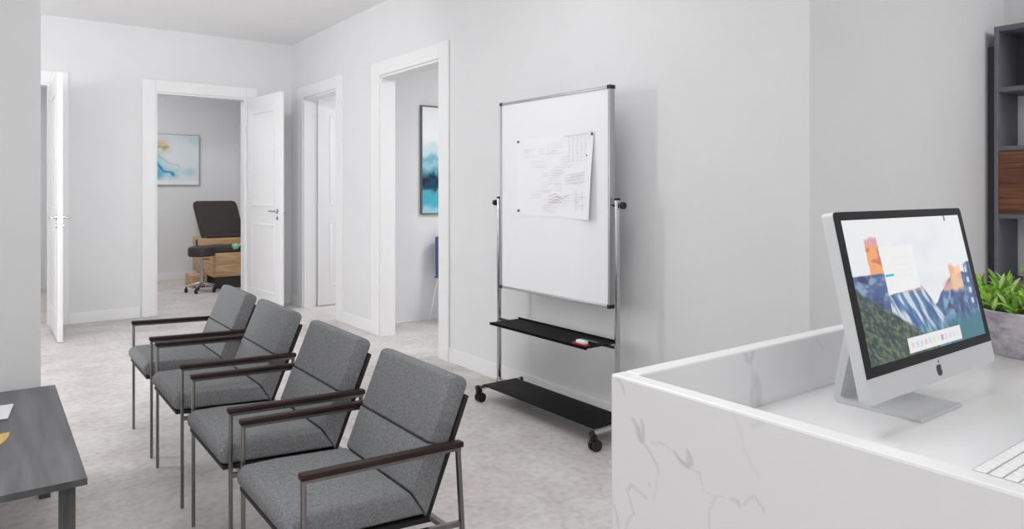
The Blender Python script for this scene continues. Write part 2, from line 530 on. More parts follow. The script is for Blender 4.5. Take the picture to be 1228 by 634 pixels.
# ------------------------------------------------------------------ armchairs
def make_armchair(x, yc):
    root = empty('armchair', (x, yc, 0))
    def W(bm, name, m, **k):
        bmesh.ops.translate(bm, vec=Vector((x, yc, 0)), verts=bm.verts)
        return obj(name, bm, m, root, **k)
    hw = 0.238
    # seat cushion
    bm = nb()
    prism(bm, [(-0.024, 0.425), (-0.026, 0.455), (-0.004, 0.478), (0.10, 0.476), (0.342, 0.459), (0.394, 0.383), (0.10, 0.402), (-0.008, 0.408)], -hw, hw, bev=0.012, seg=3)
    seat = W(bm, 'seat', M['fabric'])
    bm = nb()
    prism(bm, [(-0.012, 0.394), (-0.012, 0.407), (0.40, 0.375), (0.405, 0.360)], -hw - 0.004, hw + 0.004)
    W(bm, 'seat_base', M['piping'])
    BD = 0.074
    # backrest cushion, two pads with a seam between
    def bp(t, d):      # along the back (0 bottom .. 1 top) and behind its front face
        fx, fz = 0.345 + 0.134 * t, 0.462 + 0.326 * t
        return (fx + d * 0.925, fz - d * 0.380)
    bm = nb()
    prism(bm, [(0.345, 0.462), bp(0.405, 0.0), bp(0.405, BD), (0.390, 0.362), (0.391, 0.386)], -hw, hw, bev=0.009, seg=3)
    W(bm, 'lower_back_cushion', M['fabric'])
    bm = nb()
    prism(bm, [bp(0.405, 0.0), bp(0.98, 0.0), bp(1.01, 0.02), bp(1.01, 0.056), bp(0.97, BD), bp(0.405, BD)], -hw, hw, bev=0.014, seg=3)
    W(bm, 'upper_back_cushion', M['fabric'])
    bm = nb()
    tube(bm, [(*bp(0.405, 0.004)[:1], -hw + 0.004, bp(0.405, 0.004)[1]), (bp(0.405, 0.004)[0], hw - 0.004, bp(0.405, 0.004)[1])], 0.0045, 8)
    W(bm, 'seam_piping', M['piping'])
    bm = nb()
    prism(bm, [bp(-0.20, BD), bp(0.87, BD), bp(0.87, BD + 0.014), bp(-0.20, BD + 0.014)], -hw - 0.003, hw + 0.003, bev=0.003)
    W(bm, 'back_panel', M['piping'])
    # side frames
    for s in (-1, 1):
        y = s * 0.271
        a, b2 = y - 0.0075, y + 0.0075
        bm = nb(); prism(bm, [(-0.004, 0.593), (-0.004, 0.610), (0.495, 0.593), (0.495, 0.576)], y - 0.015, y + 0.015, bev=0.003)
        W(bm, 'armrest', M['armwood'])
        bm = nb(); prism(bm, [(0.0, 0.583), (0.0, 0.593), (0.49, 0.576), (0.49, 0.566)], a, b2)
        W(bm, 'arm_rail', M['steel'])
        bm = nb(); prism(bm, [(0.0, 0.0), (0.0, 0.584), (0.0125, 0.584), (0.0125, 0.0)], a, b2, bev=0.002)
        W(bm, 'leg', M['steel'])
        bm = nb(); prism(bm, [(0.476, 0.570), (0.489, 0.570), (0.523, 0.0), (0.510, 0.0)], a, b2, bev=0.002)
        W(bm, 'leg', M['steel'])
        bm = nb(); prism(bm, [(0.012, 0.372), (0.012, 0.388), (0.488, 0.352), (0.488, 0.336)], y - 0.006, y + 0.006)
        W(bm, 'side_rail', M['steel'])
    for xx, zz in ((0.05, 0.380), (0.44, 0.344)):
        bm = nb(); box(bm, xx - 0.008, xx + 0.008, -0.268, 0.268, zz - 0.008, zz + 0.008)
        W(bm, 'cross_rail', M['steel'])
    return root

def copy_thing(root, loc):
    r = root.copy(); COL.objects.link(r); r.location = loc
    for ch in list(root.children):
        c = ch.copy(); COL.objects.link(c); c.parent = r
    return r

CX = 0.657
chair0 = make_armchair(CX, 2.076)
tag(chair0, 'grey upholstered armchair with dark wooden arms, nearest and largest of the row', 'armchair', 'row of grey armchairs')
for yc, lab in ((2.765, 'grey upholstered armchair with dark wooden arms, second nearest of the row'),
                (3.510, 'grey upholstered armchair with dark wooden arms, third from the front of the row'),
                (4.208, 'grey upholstered armchair with dark wooden arms, farthest of the row, nearest the open exam room')):
    c = copy_thing(chair0, (CX, yc, 0))
    tag(c, lab, 'armchair', 'row of grey armchairs')

# ------------------------------------------------------------------ coffee table, magazine, leaflet
t = empty('coffee_table', (-0.06, 3.22, 0))
tag(t, 'low charcoal wooden table with square legs in front of the armchairs', 'table')
bm = nb(); box(bm, -0.37, 0.250, 2.566, 3.885, 0.428, 0.45, bev=0.0015); obj('tabletop', bm, M['tablewood'], t)
bm = nb()
for b in ((-0.371, 0.2512, 2.5648, 2.5662, 0.4285, 0.4492), (-0.371, 0.2512, 3.8848, 3.8862, 0.4285, 0.4492), (0.2498, 0.2512, 2.5662, 3.8848, 0.4285, 0.4492), (-0.3712, -0.3698, 2.5662, 3.8848, 0.4285, 0.4492)):
    box(bm, *b)
obj('edge_band', bm, M['tableedge'], t)
for lx in (-0.335, 0.180):
    for ly in (2.605, 3.70):
        bm = nb(); box(bm, lx, lx + 0.043, ly, ly + 0.043, 0, 0.428, bev=0.002); obj('leg', bm, M['tableedge'], t)
mg = empty('magazine', (-0.02, 3.50, 0.45))
tag(mg, 'white magazine lying flat near the far end of the charcoal table', 'magazine')
def quad_slab(bm, pts, z0, z1):
    a = [bm.verts.new((x, y, z0)) for x, y in pts]; b = [bm.verts.new((x, y, z1)) for x, y in pts]
    n = len(pts)
    bm.faces.new(a[::-1]); bm.faces.new(b)
    for k in range(n): bm.faces.new((a[k], a[(k + 1) % n], b[(k + 1) % n], b[k]))
bm = nb(); quad_slab(bm, [(-0.14, 3.405), (0.064, 3.395), (0.088, 3.610), (-0.116, 3.620)], 0.456, 0.458); obj('cover', bm, M['paper'], mg, False)
bm = nb(); quad_slab(bm, [(-0.138, 3.407), (0.062, 3.397), (0.086, 3.608), (-0.114, 3.618)], 0.45, 0.456); obj('pages', bm, M['canvas'], mg, False)  # page block coloured grey to give the shade along the magazine's thickness
bm = nb()
pts = [(-0.16, 3.06), (-0.02, 3.00), (0.02, 3.045), (0.047, 3.105), (0.062, 3.16), (0.066, 3.215), (0.0, 3.20), (-0.14, 3.22)]
quad_slab(bm, pts, 0.45, 0.453)
tag(obj('leaflet', bm, M['booklet'], None, False, loc=(-0.04, 3.11, 0.45)), 'yellow leaflet with a curved edge on the charcoal table', 'leaflet')

# ------------------------------------------------------------------ rolling whiteboard
wb = empty('whiteboard_stand', (2.70, 3.20, 0))
tag(wb, 'rolling whiteboard on a chrome stand with two black shelves against the right wall', 'whiteboard')
BX = 2.70      # face of the board
Y0, Y1, Z0, Z1 = 2.735, 3.755, 0.712, 1.918
bm = nb(); box(bm, BX, BX + 0.026, Y0 + 0.012, Y1 - 0.012, Z0 + 0.012, Z1 - 0.012); obj('writing_surface', bm, M['board'], wb, False)
bm = nb()
fx0, fx1 = BX - 0.006, BX + 0.032
for b in ((fx0, fx1, Y0, Y0 + 0.018, Z0, Z1), (fx0, fx1, Y1 - 0.018, Y1, Z0, Z1), (fx0, fx1, Y0 + 0.018, Y1 - 0.018, Z0, Z0 + 0.016), (fx0, fx1, Y0 + 0.018, Y1 - 0.018, Z1 - 0.016, Z1)):
    box(bm, *b, bev=0.003)
obj('board_frame', bm, M['alu'], wb)
for yy in (Y0, Y1 - 0.022):
    for zz in (Z0 - 0.003, Z1 - 0.019):
        bm = nb(); box(bm, fx0 - 0.002, fx1 + 0.002, yy - 0.002, yy + 0.024, zz, zz + 0.022, bev=0.003)
        obj('corner_cap', bm, M['black'], wb)
for yy, s in ((3.790, 1), (2.700, -1)):
    bm = nb(); tube(bm, [(BX + 0.014, yy, 0.10), (BX + 0.014, yy, 1.295)], 0.015, 20); post = obj('post', bm, M['chrome'], wb)
    bm = nb(); tube(bm, [(BX + 0.014, yy, 1.295), (BX + 0.014, yy, 1.308)], 0.0165, 20); obj('post_cap', bm, M['black'], post)
    bm = nb(); tube(bm, [(BX + 0.014, yy - s * 0.04, 1.268), (BX + 0.014, yy + s * 0.03, 1.268)], 0.006, 12)
    tube(bm, [(BX + 0.014, yy + s * 0.028, 1.268), (BX + 0.014, yy + s * 0.034, 1.268), (BX + 0.014, yy + s * 0.052, 1.268), (BX + 0.014, yy + s * 0.056, 1.268)], [0.012, 0.019, 0.019, 0.014], 20)
    obj('tilt_knob', bm, M['black'], wb)
for yy in (3.735, 2.675):
    bm = nb(); tube(bm, [(2.515, yy, 0.092), (2.845, yy, 0.092)], 0.013, 16); ft = obj('foot', bm, M['chrome'], wb)
    for xx in (2.515, 2.845):
        s = -1 if xx < 2.6 else 1
        bm = nb(); tube(bm, [(xx + s * 0.000, yy, 0.092), (xx + s * 0.018, yy, 0.092)], 0.0155, 16); obj('end_cap', bm, M['black'], ft)
        bm = nb()
        for d in (-0.014, 0.014):
            tube(bm, [(xx + 0.012, yy + d - 0.008, 0.030), (xx + 0.012, yy + d + 0.008, 0.030)], 0.030, 24)
        tube(bm, [(xx + 0.012, yy - 0.02, 0.030), (xx + 0.012, yy + 0.02, 0.030)], 0.008, 12)
        box(bm, xx - 0.018, xx + 0.022, yy - 0.010, yy + 0.010, 0.045, 0.080, bev=0.004)
        obj('caster', bm, M['black'], wb)
# the posts stand on the feet: short sockets
for yy, py in ((3.735, 3.790), (2.675, 2.700)):
    bm = nb(); box(bm, BX - 0.004, BX + 0.032, min(yy, py) - 0.014, max(yy, py) + 0.014, 0.078, 0.108, bev=0.004); obj('socket', bm, M['chrome'], wb)
bm = nb(); box(bm, 2.535, 2.800, 2.690, 3.720, 0.104, 0.112, bev=0.002); obj('lower_shelf', bm, M['tray'], wb)
bm = nb()
box(bm, 2.550, 2.780, 2.765, 3.665, 0.508, 0.513)
box(bm, 2.550, 2.553, 2.765, 3.665, 0.500, 0.516)
box(bm, 2.777, 2.780, 2.765, 3.665, 0.508, 0.524)
obj('marker_tray', bm, M['tray'], wb)
for y0_, y1_ in ((2.690, 2.800), (3.640, 3.800)):
    bm = nb(); box(bm, BX + 0.004, BX + 0.024, y0_, y1_, 0.496, 0.508); obj('tray_bracket', bm, M['black'], wb)

# eraser and marker on the tray
e = empty('whiteboard_eraser', (2.575, 2.83, 0.513))
tag(e, 'small red and white board eraser on the black marker tray', 'eraser')
bm = nb(); box(bm, 2.562, 2.592, 2.785, 2.895, 0.513, 0.523, bev=0.002); obj('felt_pad', bm, M['red'], e)
bm = nb(); box(bm, 2.562, 2.592, 2.795, 2.865, 0.523, 0.541, bev=0.004); obj('grip', bm, M['paper'], e)
bm = nb(); tube(bm, [(2.66, 2.79, 0.520), (2.66, 2.92, 0.520)], 0.0065, 12)
tag(obj('marker_pen', bm, mat('green_marker', (60, 92, 80), 0.5, noise=0.05), None, loc=(2.66, 2.855, 0.513)), 'dark green marker lying behind the eraser on the tray', 'marker')

# the big sheet held to the board: curls off at its right edge
PX = BX - 0.0015
ps = empty('pinned_sheet', (PX, 3.20, 1.42))
tag(ps, 'large white sheet of faint handwriting pinned to the whiteboard', 'paper')
bm = nb()
cols = 24
ya, yb = 3.572, 2.862
prev = None
for k in range(cols + 1):
    u = k / cols
    y = ya + (yb - ya) * u
    lift_b = 0.030 * max(0, (u - 0.78) / 0.22) ** 2
    top = bm.verts.new((PX - 0.15 * lift_b, y, 1.667 + 0.004 * u))
    mid = bm.verts.new((PX - 0.9 * lift_b, y, 1.43))
    bot = bm.verts.new((PX - 1.3 * lift_b, y + 0.006 * u, 1.195 - 0.012 * u))
    if prev:
        bm.faces.new((prev[0], top, mid, prev[1])); bm.faces.new((prev[1], mid, bot, prev[2]))
    prev = (top, mid, bot)
obj('sheet', bm, M['paper'], ps)
def strokes(name, m, specs):
    bm = nb()
    for (y, z, dy, dz, w) in specs:
        x = PX - 0.0012
        u = (ya - min(y, y + dy)) / (ya - yb)
        lift = 0.030 * max(0, (u - 0.78) / 0.22) ** 2
        x -= lift * (0.2 + 1.1 * (1.67 - min(z, z + dz)) / 0.47)
        L = math.hypot(dy, dz)
        nyy, nzz = -dz / L * w / 2, dy / L * w / 2
        q = [bm.verts.new((x, y + nyy, z + nzz)), bm.verts.new((x, y + dy + nyy, z + dz + nzz)), bm.verts.new((x, y + dy - nyy, z + dz - nzz)), bm.verts.new((x, y - nyy, z - nzz))]
        bm.faces.new(q)
    o = obj(name, bm, m, ps, False)
    return o
sp = []
R = random.Random(11)
for blk in range(26):                         # little blocks of handwriting
    y0 = R.uniform(3.0, 3.50); z0 = R.uniform(1.25, 1.64)
    for ln in range(R.randint(2, 4)):
        y = y0; z = z0 - ln * 0.016
        for wd in range(R.randint(3, 7)):
            d = R.uniform(0.006, 0.018)
            if y - d < 2.90 or z < 1.22: break
            sp.append((y, z, -d, R.uniform(-0.005, 0.005), 0.0028)); y -= d + 0.006
strokes('handwriting', M['ink'], sp); sp = []
for c in range(5):                            # columns at the upper right
    for r_ in range(14):
        sp.append((3.085 - c * 0.036 - 0.004, 1.655 - r_ * 0.0105, -R.uniform(0.012, 0.022), 0.001, 0.003))
strokes('handwritten_columns', M['ink'], sp); sp = []
for c in range(2):
    for r_ in range(12):
        sp.append((3.02 - c * 0.06, 1.345 - r_ * 0.010, -R.uniform(0.010, 0.02), 0.0, 0.003))
strokes('handwritten_notes', M['ink'], sp); sp = []
for k in range(4):
    sp.append((3.10, 1.435 - k * 0.017, -0.17, 0.018, 0.003))
strokes('ruled_lines', M['ink'], sp); sp = [(3.12, 1.665, -0.22, 0.002, 0.004)]
strokes('headline', M['ink'], sp)
sp = []
for k in range(8):
    sp.append((3.26 - k * 0.024, 1.315 + 0.012 * math.sin(k), -0.022, R.uniform(-0.006, 0.006), 0.0045))
strokes('red_squiggle', M['redink'], sp); sp = []
for k in range(5):
    for j in range(4):
        sp.append((3.30 - j * 0.03, 1.295 - k * 0.016, -R.uniform(0.01, 0.024), 0, 0.003))
strokes('red_handwriting', M['redink'], sp); sp = []
sp.append((2.90, 1.66, -0.012, -0.03, 0.004)); sp.append((2.895, 1.675, -0.02, 0.004, 0.004))
strokes('red_mark', M['redink'], sp)
for y, z, r, lab in ((3.556, 1.655, 0.0075, 'small dark magnet at the top left corner of the pinned sheet'),
                     (3.553, 1.222, 0.0075, 'small dark magnet at the bottom left corner of the pinned sheet'),
                     (2.875, 1.663, 0.0085, 'small dark magnet at the top right corner of the pinned sheet'),
                     (2.915, 1.545, 0.0055, 'tiny dark magnet near the right edge of the pinned sheet')):
    bm = nb(); tube(bm, [(PX - 0.0015, y, z), (PX - 0.008, y, z), (PX - 0.0095, y, z)], [r, r, r * 0.7], 16)
    tag(obj('magnet', bm, mat('magnet_grey', (92, 84, 92), 0.5, noise=0.03), None, loc=(PX, y, z)), lab, 'magnet', 'magnets on the whiteboard')

# ------------------------------------------------------------------ reception desk
ZS, ZR = 0.83, 0.972
DX0, DY1 = 1.032, 1.046
PT = 0.040
DX1 = 3.02
desk = empty('reception_desk', (1.9, 0.3, 0))
tag(desk, 'white veined stone reception desk with a raised rim in the right foreground', 'desk')
# side panel towards the armchairs: its outer face carries drawn veins
def vein_field(u, v, lines):
    """0..1 strength of the grey veins at (u, v); a line is a list of (u, v, half width, strength)"""
    out = np.zeros_like(u)
    wu = u + 0.010 * (vnoise(u * 40, v * 40, 3, 51) - 0.5); wv = v + 0.010 * (vnoise(u * 40, v * 40, 3, 52) - 0.5)
    br = 0.45 + 0.75 * vnoise(u * 30, v * 30, 3, 53)
    for ln in lines:
        for (a0, b0, w0, k0), (a1, b1, w1, k1) in zip(ln, ln[1:]):
            du, dv = a1 - a0, b1 - b0
            L = du * du + dv * dv
            t = np.clip(((wu - a0) * du + (wv - b0) * dv) / L, 0, 1)
            d = np.hypot(wu - a0 - t * du, wv - b0 - t * dv)
            w = w0 + (w1 - w0) * t
            w = w * 2.3
            out = np.maximum(out, sstep(1.0, 0.1, d / w) * (k0 + (k1 - k0) * t) * br * 0.85)
    return np.clip(out, 0, 1)

def slab_with_veins(name, b, axis, lines, step=0.0032):
    """bevelled slab whose seen face (axis 'x': its -x face, 'y': its -y face) is a fine grid carrying the veins"""
    x0, x1, y0, y1, z0, z1 = b
    bv = 0.005
    bm = nb(); box(bm, *b, bev=bv)
    n_ = Vector((-1, 0, 0)) if axis == 'x' else Vector((0, -1, 0))
    bm.normal_update()
    big = max((f for f in bm.faces if f.normal.dot(n_) > 0.99), key=lambda f: f.calc_area())
    bmesh.ops.delete(bm, geom=[big], context='FACES_ONLY')
    u0, u1 = (y0 + bv, y1 - bv) if axis == 'x' else (x0 + bv, x1 - bv)
    v0, v1 = z0 + bv, z1 - bv
    nu, nv = int((u1 - u0) / step), int((v1 - v0) / step)
    U, V = np.meshgrid(np.linspace(u0, u1, nu + 1), np.linspace(v0, v1, nv + 1))
    base = np.array(world_loc(desk))
    tmp = bpy.data.meshes.new('tmp'); bm.to_mesh(tmp); bm.free()
    nb_ = len(tmp.vertices)
    co_ = np.empty(nb_ * 3); tmp.vertices.foreach_get('co', co_); co_ = co_.reshape(-1, 3)
    faces = [list(p.vertices) for p in tmp.polygons]
    bpy.data.meshes.remove(tmp)
    G = np.stack([np.full_like(U, x0), U, V] if axis == 'x' else [U, np.full_like(U, y0), V], -1).reshape(-1, 3)
    idx = np.arange((nu + 1) * (nv + 1)).reshape(nv + 1, nu + 1) + nb_
    if axis == 'x':
        q = np.stack([idx[:-1, :-1], idx[1:, :-1], idx[1:, 1:], idx[:-1, 1:]], -1)
    else:
        q = np.stack([idx[:-1, :-1], idx[:-1, 1:], idx[1:, 1:], idx[1:, :-1]], -1)
    me = bpy.data.meshes.new(name)
    me.from_pydata((np.concatenate([co_, G]) - base).tolist(), [], faces + q.reshape(-1, 4).tolist())
    vv = np.concatenate([np.zeros(nb_), vein_field(U, V, lines).ravel()]).astype(np.float32)
    at = me.attributes.new('vein', 'FLOAT', 'POINT'); at.data.foreach_set('value', vv)
    me.materials.append(M['marble'])
    o = bpy.data.objects.new(name, me); COL.objects.link(o); o.parent = desk
    return o
VEINS_SIDE = [
    [(0.98, 0.89, 0.00376, 0.5), (0.97, 0.878, 0.00537, 0.5), (0.96, 0.856, 0.00376, 0.5)],
    [(0.958, 0.897, 0.0026, 0.45), (0.956, 0.882, 0.00372, 0.45), (0.955, 0.862, 0.0026, 0.45)],
    [(0.958, 0.856, 0.00116, 0.45), (0.941, 0.84, 0.00165, 0.45), (0.924, 0.822, 0.00165, 0.45), (0.915, 0.807, 0.00116, 0.45)],
    [(0.941, 0.861, 0.00087, 0.3), (0.907, 0.868, 0.00124, 0.3), (0.884, 0.859, 0.00087, 0.3)],
    [(0.877, 0.859, 0.00203, 0.55), (0.865, 0.848, 0.00289, 0.55), (0.849, 0.842, 0.00289, 0.55), (0.837, 0.854, 0.00289, 0.55), (0.843, 0.872, 0.00203, 0.55)],
    [(0.849, 0.843, 0.00347, 0.35), (0.843, 0.864, 0.00347, 0.35)],
    [(0.837, 0.844, 0.00145, 0.35), (0.819, 0.838, 0.00207, 0.35), (0.813, 0.82, 0.00145, 0.35)],
    [(0.813, 0.815, 0.00087, 0.25), (0.789, 0.809, 0.00124, 0.25), (0.772, 0.813, 0.00124, 0.25), (0.753, 0.817, 0.00087, 0.25)],
    [(0.753, 0.817, 0.00232, 0.35), (0.736, 0.816, 0.00331, 0.35), (0.734, 0.81, 0.00232, 0.35)],
    [(0.786, 0.808, 0.00116, 0.3), (0.798, 0.782, 0.00165, 0.3), (0.796, 0.754, 0.00165, 0.3), (0.792, 0.727, 0.00116, 0.3)],
    [(0.726, 0.815, 0.00116, 0.38), (0.718, 0.829, 0.00165, 0.38), (0.705, 0.836, 0.00165, 0.38), (0.692, 0.825, 0.00165, 0.38), (0.69, 0.817, 0.00116, 0.38)],
    [(1.002, 0.746, 0.00203, 0.35), (0.987, 0.759, 0.00289, 0.35), (0.969, 0.757, 0.00289, 0.35), (0.948, 0.751, 0.00203, 0.35)],
    [(0.998, 0.742, 0.00145, 0.35), (0.987, 0.722, 0.00207, 0.35), (0.98, 0.706, 0.00207, 0.35), (0.994, 0.689, 0.00207, 0.35), (1.002, 0.665, 0.00145, 0.35)],
    [(1.037, 0.704, 0.0026, 0.4), (1.027, 0.683, 0.00372, 0.4), (1.022, 0.663, 0.00372, 0.4), (1.017, 0.616, 0.0026, 0.4)],
    [(1.028, 0.967, 0.00174, 0.35), (1.017, 0.956, 0.00248, 0.35), (1.007, 0.939, 0.00174, 0.35)],
    [(0.713, 0.955, 0.0026, 0.18), (0.69, 0.964, 0.0026, 0.18)],
    [(0.941, 0.782, 0.00174, 0.35), (0.935, 0.779, 0.00174, 0.35)],
    [(0.915, 0.807, 0.00087, 0.2), (0.924, 0.768, 0.00124, 0.2), (0.927, 0.746, 0.00087, 0.2)],
]
VEINS_FRONT = [
    [(1.426, 0.98, 0.00512, 0.4), (1.443, 0.953, 0.00512, 0.4), (1.456, 0.941, 0.00512, 0.4), (1.467, 0.966, 0.00512, 0.4), (1.465, 0.979, 0.00512, 0.4)],
    [(1.473, 0.9, 0.0111, 0.42), (1.484, 0.869, 0.0111, 0.42), (1.489, 0.83, 0.0111, 0.42)],
    [(1.462, 0.873, 0.00768, 0.35), (1.467, 0.834, 0.00768, 0.35)],
    [(1.456, 0.941, 0.00256, 0.2), (1.473, 0.9, 0.00256, 0.2)],
    [(1.743, 0.964, 0.00256, 0.2), (1.776, 0.933, 0.00256, 0.2)],
]
slab_with_veins('side_panel', (DX0, DX0 + PT, -0.55, DY1, 0, ZR), 'x', VEINS_SIDE)
slab_with_veins('front_panel', (DX0 + PT, DX1, DY1 - PT, DY1, 0, ZR), 'y', VEINS_FRONT, 0.004)
bm = nb(); box(bm, DX0 + PT, DX1, -0.02, DY1 - PT, ZS - 0.03, ZS - 0.0006, bev=0.002); obj('worktop', bm, M['marble'], desk)
bm = nb(); box(bm, DX0 + PT + 0.05, DX0 + PT + 0.5, 0.15, 0.95, 0.0, ZS - 0.03, bev=0.003); obj('pedestal', bm, M['white'], desk)
bm = nb(); box(bm, DX1 - 0.5, DX1 - 0.04, 0.15, 0.95, 0.0, ZS - 0.03, bev=0.003); obj('pedestal', bm, M['white'], desk)

# ------------------------------------------------------------------ desktop computer
th = math.radians(12.24)
UU = Vector((0, math.sin(th), math.cos(th))); NN = Vector((0, -math.cos(th), math.sin(th)))
BL = Vector((1.490, 0.739, 0.977))
SW, SH = 0.597, 0.3134
mxS = Matrix(((1, UU.x, NN.x, BL.x), (0, UU.y, NN.y, BL.y), (0, UU.z, NN.z, BL.z), (0, 0, 0, 1)))
pc = empty('desktop_computer', (1.7885, 0.80, ZS))
tag(pc, 'silver all-in-one desktop computer showing a mountain landscape, on the stone desk', 'computer')
def sbm(fn):
    bm = nb(); fn(bm); bmesh.ops.transform(bm, matrix=mxS, verts=bm.verts); return bm
s0, s1, t0, t1 = -0.0265, SW + 0.0265, -0.074, SH + 0.020
def rounded(x0, x1, y0, y1, r, n=6):
    out = []
    for cx_, cy_, a0 in ((x1 - r, y1 - r, 0), (x0 + r, y1 - r, 90), (x0 + r, y0 + r, 180), (x1 - r, y0 + r, 270)):
        for k in range(n + 1):
            a = math.radians(a0 + 90 * k / n); out.append((cx_ + r * math.cos(a), cy_ + r * math.sin(a)))
    return out
def body(bm):
    P = rounded(s0, s1, t0, t1, 0.012)
    ccx, ccy = (s0 + s1) / 2, (t0 + t1) / 2
    rings = []
    for d, sc in ((0.0, 1.0), (-0.026, 1.0), (-0.034, 0.94), (-0.046, 0.72), (-0.052, 0.4)):
        rings.append([bm.verts.new((ccx + (x - ccx) * sc, ccy + (y - ccy) * sc, d)) for x, y in P])
    n = len(P)
    bm.faces.new(rings[0][::-1]); bm.faces.new(rings[-1])
    for a, b in zip(rings, rings[1:]):
        for k in range(n): bm.faces.new((a[k], a[(k + 1) % n], b[(k + 1) % n], b[k]))
obj('casing', sbm(body), M['silver'], pc)
def bezel(bm):
    t_lo = -0.0215
    P = [(s0 + 0.001, t_lo), (s1 - 0.001, t_lo)] + [p for p in rounded(s0 + 0.001, s1 - 0.001, t_lo, t1 - 0.001, 0.011) if p[1] > 0.1]
    a = [bm.verts.new((x, y, 0.0)) for x, y in P]; b = [bm.verts.new((x, y, 0.0015)) for x, y in P]
    n = len(P)
    bm.faces.new(a[::-1]); bm.faces.new(b)
    for k in range(n): bm.faces.new((a[k], a[(k + 1) % n], b[(k + 1) % n], b[k]))
obj('bezel', sbm(bezel), M['screenglass'], pc)

def screen_paint(U, V):
    n = lambda sx, sy, o=0, k=4: vnoise(U * sx, V * sy, k, o)
    c = np.zeros(U.shape + (3,)) + np.array((238., 239., 241.))
    c = blend(c, (222, 230, 238), sstep(0.5, 0.7, n(2, 3, 1)) * 0.6 * (U > 0.3) * sstep(0.3, 0.55, V))
    # right-hand cliffs
    ridge = 0.52 + 0.09 * (n(9, 1, 2) - 0.5) - 1.05 * np.clip(0.80 - U, 0, 1) * (U < 0.80) + 0.02 * n(40, 2, 3)
    ridge = np.where(U > 0.93, 0.56 + 0.06 * n(14, 1, 4), ridge)
    right = sstep(-0.008, 0.008, ridge - V) * (U > 0.545)
    tone = n(30, 17, 5)
    cliff = blend(blend(np.zeros_like(c) + np.array((70., 96., 146.)), (128, 168, 200), sstep(0.45, 0.75, tone)), (58, 66, 108), sstep(0.5, 0.75, n(34, 16, 6)))
    cliff = blend(cliff, (64, 128, 146), sstep(0.28, 0.08, V) * 0.85)
    c = blend(c, cliff, right)
    # glowing rock on the right
    glow = ((U > 0.775 + 0.02 * n(4, 20, 7)) & (U < 0.895)).astype(float) * sstep(0.38, 0.43, V + 0.05 * n(18, 3, 8)) * sstep(0.64, 0.60, V + 0.06 * n(25, 2, 9))
    c = blend(c, (246, 204, 166), glow * 0.95)
    c = blend(c, (236, 150, 130), glow * sstep(0.5, 0.7, n(22, 16, 10)) * 0.6)
    g2 = ((U > 0.70) & (U < 0.79)).astype(float) * sstep(0.385, 0.41, V) * sstep(0.54, 0.44, V + 0.5 * (0.79 - U)) 
    c = blend(c, (238, 178, 160), g2 * 0.9)
    # middle cliff with pale falls
    mid = sstep(-0.006, 0.006, (0.455 + 0.05 * U) - V) * sstep(0.20, 0.215, U) * sstep(0.006, -0.006, U - (0.515 + 0.55 * (0.46 - V)))
    str_ = vnoise((U - 0.36 * (0.5 - V)) * 44, V * 7.0, 4, 12)
    cm = blend(np.zeros_like(c) + np.array((92., 128., 172.)), (206, 218, 230), sstep(0.46, 0.66, str_))
    cm = blend(cm, (52, 84, 132), sstep(0.42, 0.30, str_) * 0.8)
    c = blend(c, cm, mid)
    c = blend(c, (236, 170, 150), mid * sstep(0.42, 0.47, V) * sstep(0.34, 0.40, U) * 0.7)
    low = sstep(0.24, 0.10, V + 0.05 * n(10, 3, 13)) * (U > 0.3)
    c = blend(c, (52, 116, 128), low * 0.75)
    # left cliff: orange pillar over blue rock over a green slope
    pil = ((U > 0.125 + 0.012 * n(3, 18, 14)) & (U < 0.232 - 0.015 * V + 0.01 * n(3, 22, 15))).astype(float) * sstep(0.90, 0.86, V + 0.06 * n(30, 3, 16)) * (V > 0.5)
    c = blend(c, (242, 170, 110), pil)
    c = blend(c, (214, 96, 92), pil * sstep(0.5, 0.68, n(26, 22, 17)) * 0.85)
    c = blend(c, (206, 160, 205), pil * sstep(0.78, 0.86, V) * 0.9)
    left = ((U < 0.232)).astype(float) * sstep(-0.005, 0.005, 0.60 + 0.01 * n(12, 2, 18) - V)
    cl = blend(np.zeros_like(c) + np.array((74., 96., 146.)), (140, 162, 194), sstep(0.5, 0.72, n(14, 20, 19)))
    cl = blend(cl, (54, 60, 104), sstep(0.5, 0.7, n(18, 14, 20)))
    c = blend(c, cl, left)
    slope_edge = 0.50 - 0.86 * U + 0.03 * n(14, 14, 21)
    gr = sstep(-0.012, 0.012, slope_edge - V) * (U < 0.55)
    tx = vnoise((U + V * 0.6) * 60, (V - U * 0.5) * 34, 5, 22)
    cg = blend(np.zeros_like(c) + np.array((64., 80., 74.)), (108, 126, 98), sstep(0.48, 0.75, tx))
    cg = blend(cg, (38, 48, 58), sstep(0.52, 0.30, tx) * 0.75)
    cg = blend(cg, (120, 126, 146), sstep(0.30, 0.48, V) * 0.5 * sstep(0.45, 0.6, n(20, 20, 23)))
    c = blend(c, cg, gr)
    # windows, desktop icons and the dock
    pane = ((U > 0.232) & (U < 0.50) & (V > 0.445 + 0.06 * (U - 0.23)) & (V < 0.79)).astype(float)
    c = blend(c, (243, 243, 244), pane)
    for i in range(5):
        for j in range(4):
            d = np.hypot((U - 0.33 - 0.03 * i) * 1.9, V - 0.70 + 0.045 * j)
            c = blend(c, (222, 222, 226), sstep(0.008, 0.004, d) * 0.8)
    bar = ((U > 0.235) & (U < 0.305) & (V > 0.574) & (V < 0.592)).astype(float)
    c = blend(c, (38, 190, 208), bar)
    tick = ((U > 0.845) & (U < 0.862) & (V > 0.955)).astype(float)
    c = blend(c, (60, 150, 205), tick)
    for j in range(4):
        d = np.maximum(np.abs(U - 0.95) * 1.9, np.abs(V - 0.54 + 0.085 * j))
        c = blend(c, (232, 238, 246), sstep(0.026, 0.018, d) * 0.85)
    dock = ((U > 0.30) & (U < 0.765) & (V > 0.012) & (V < 0.118)).astype(float)
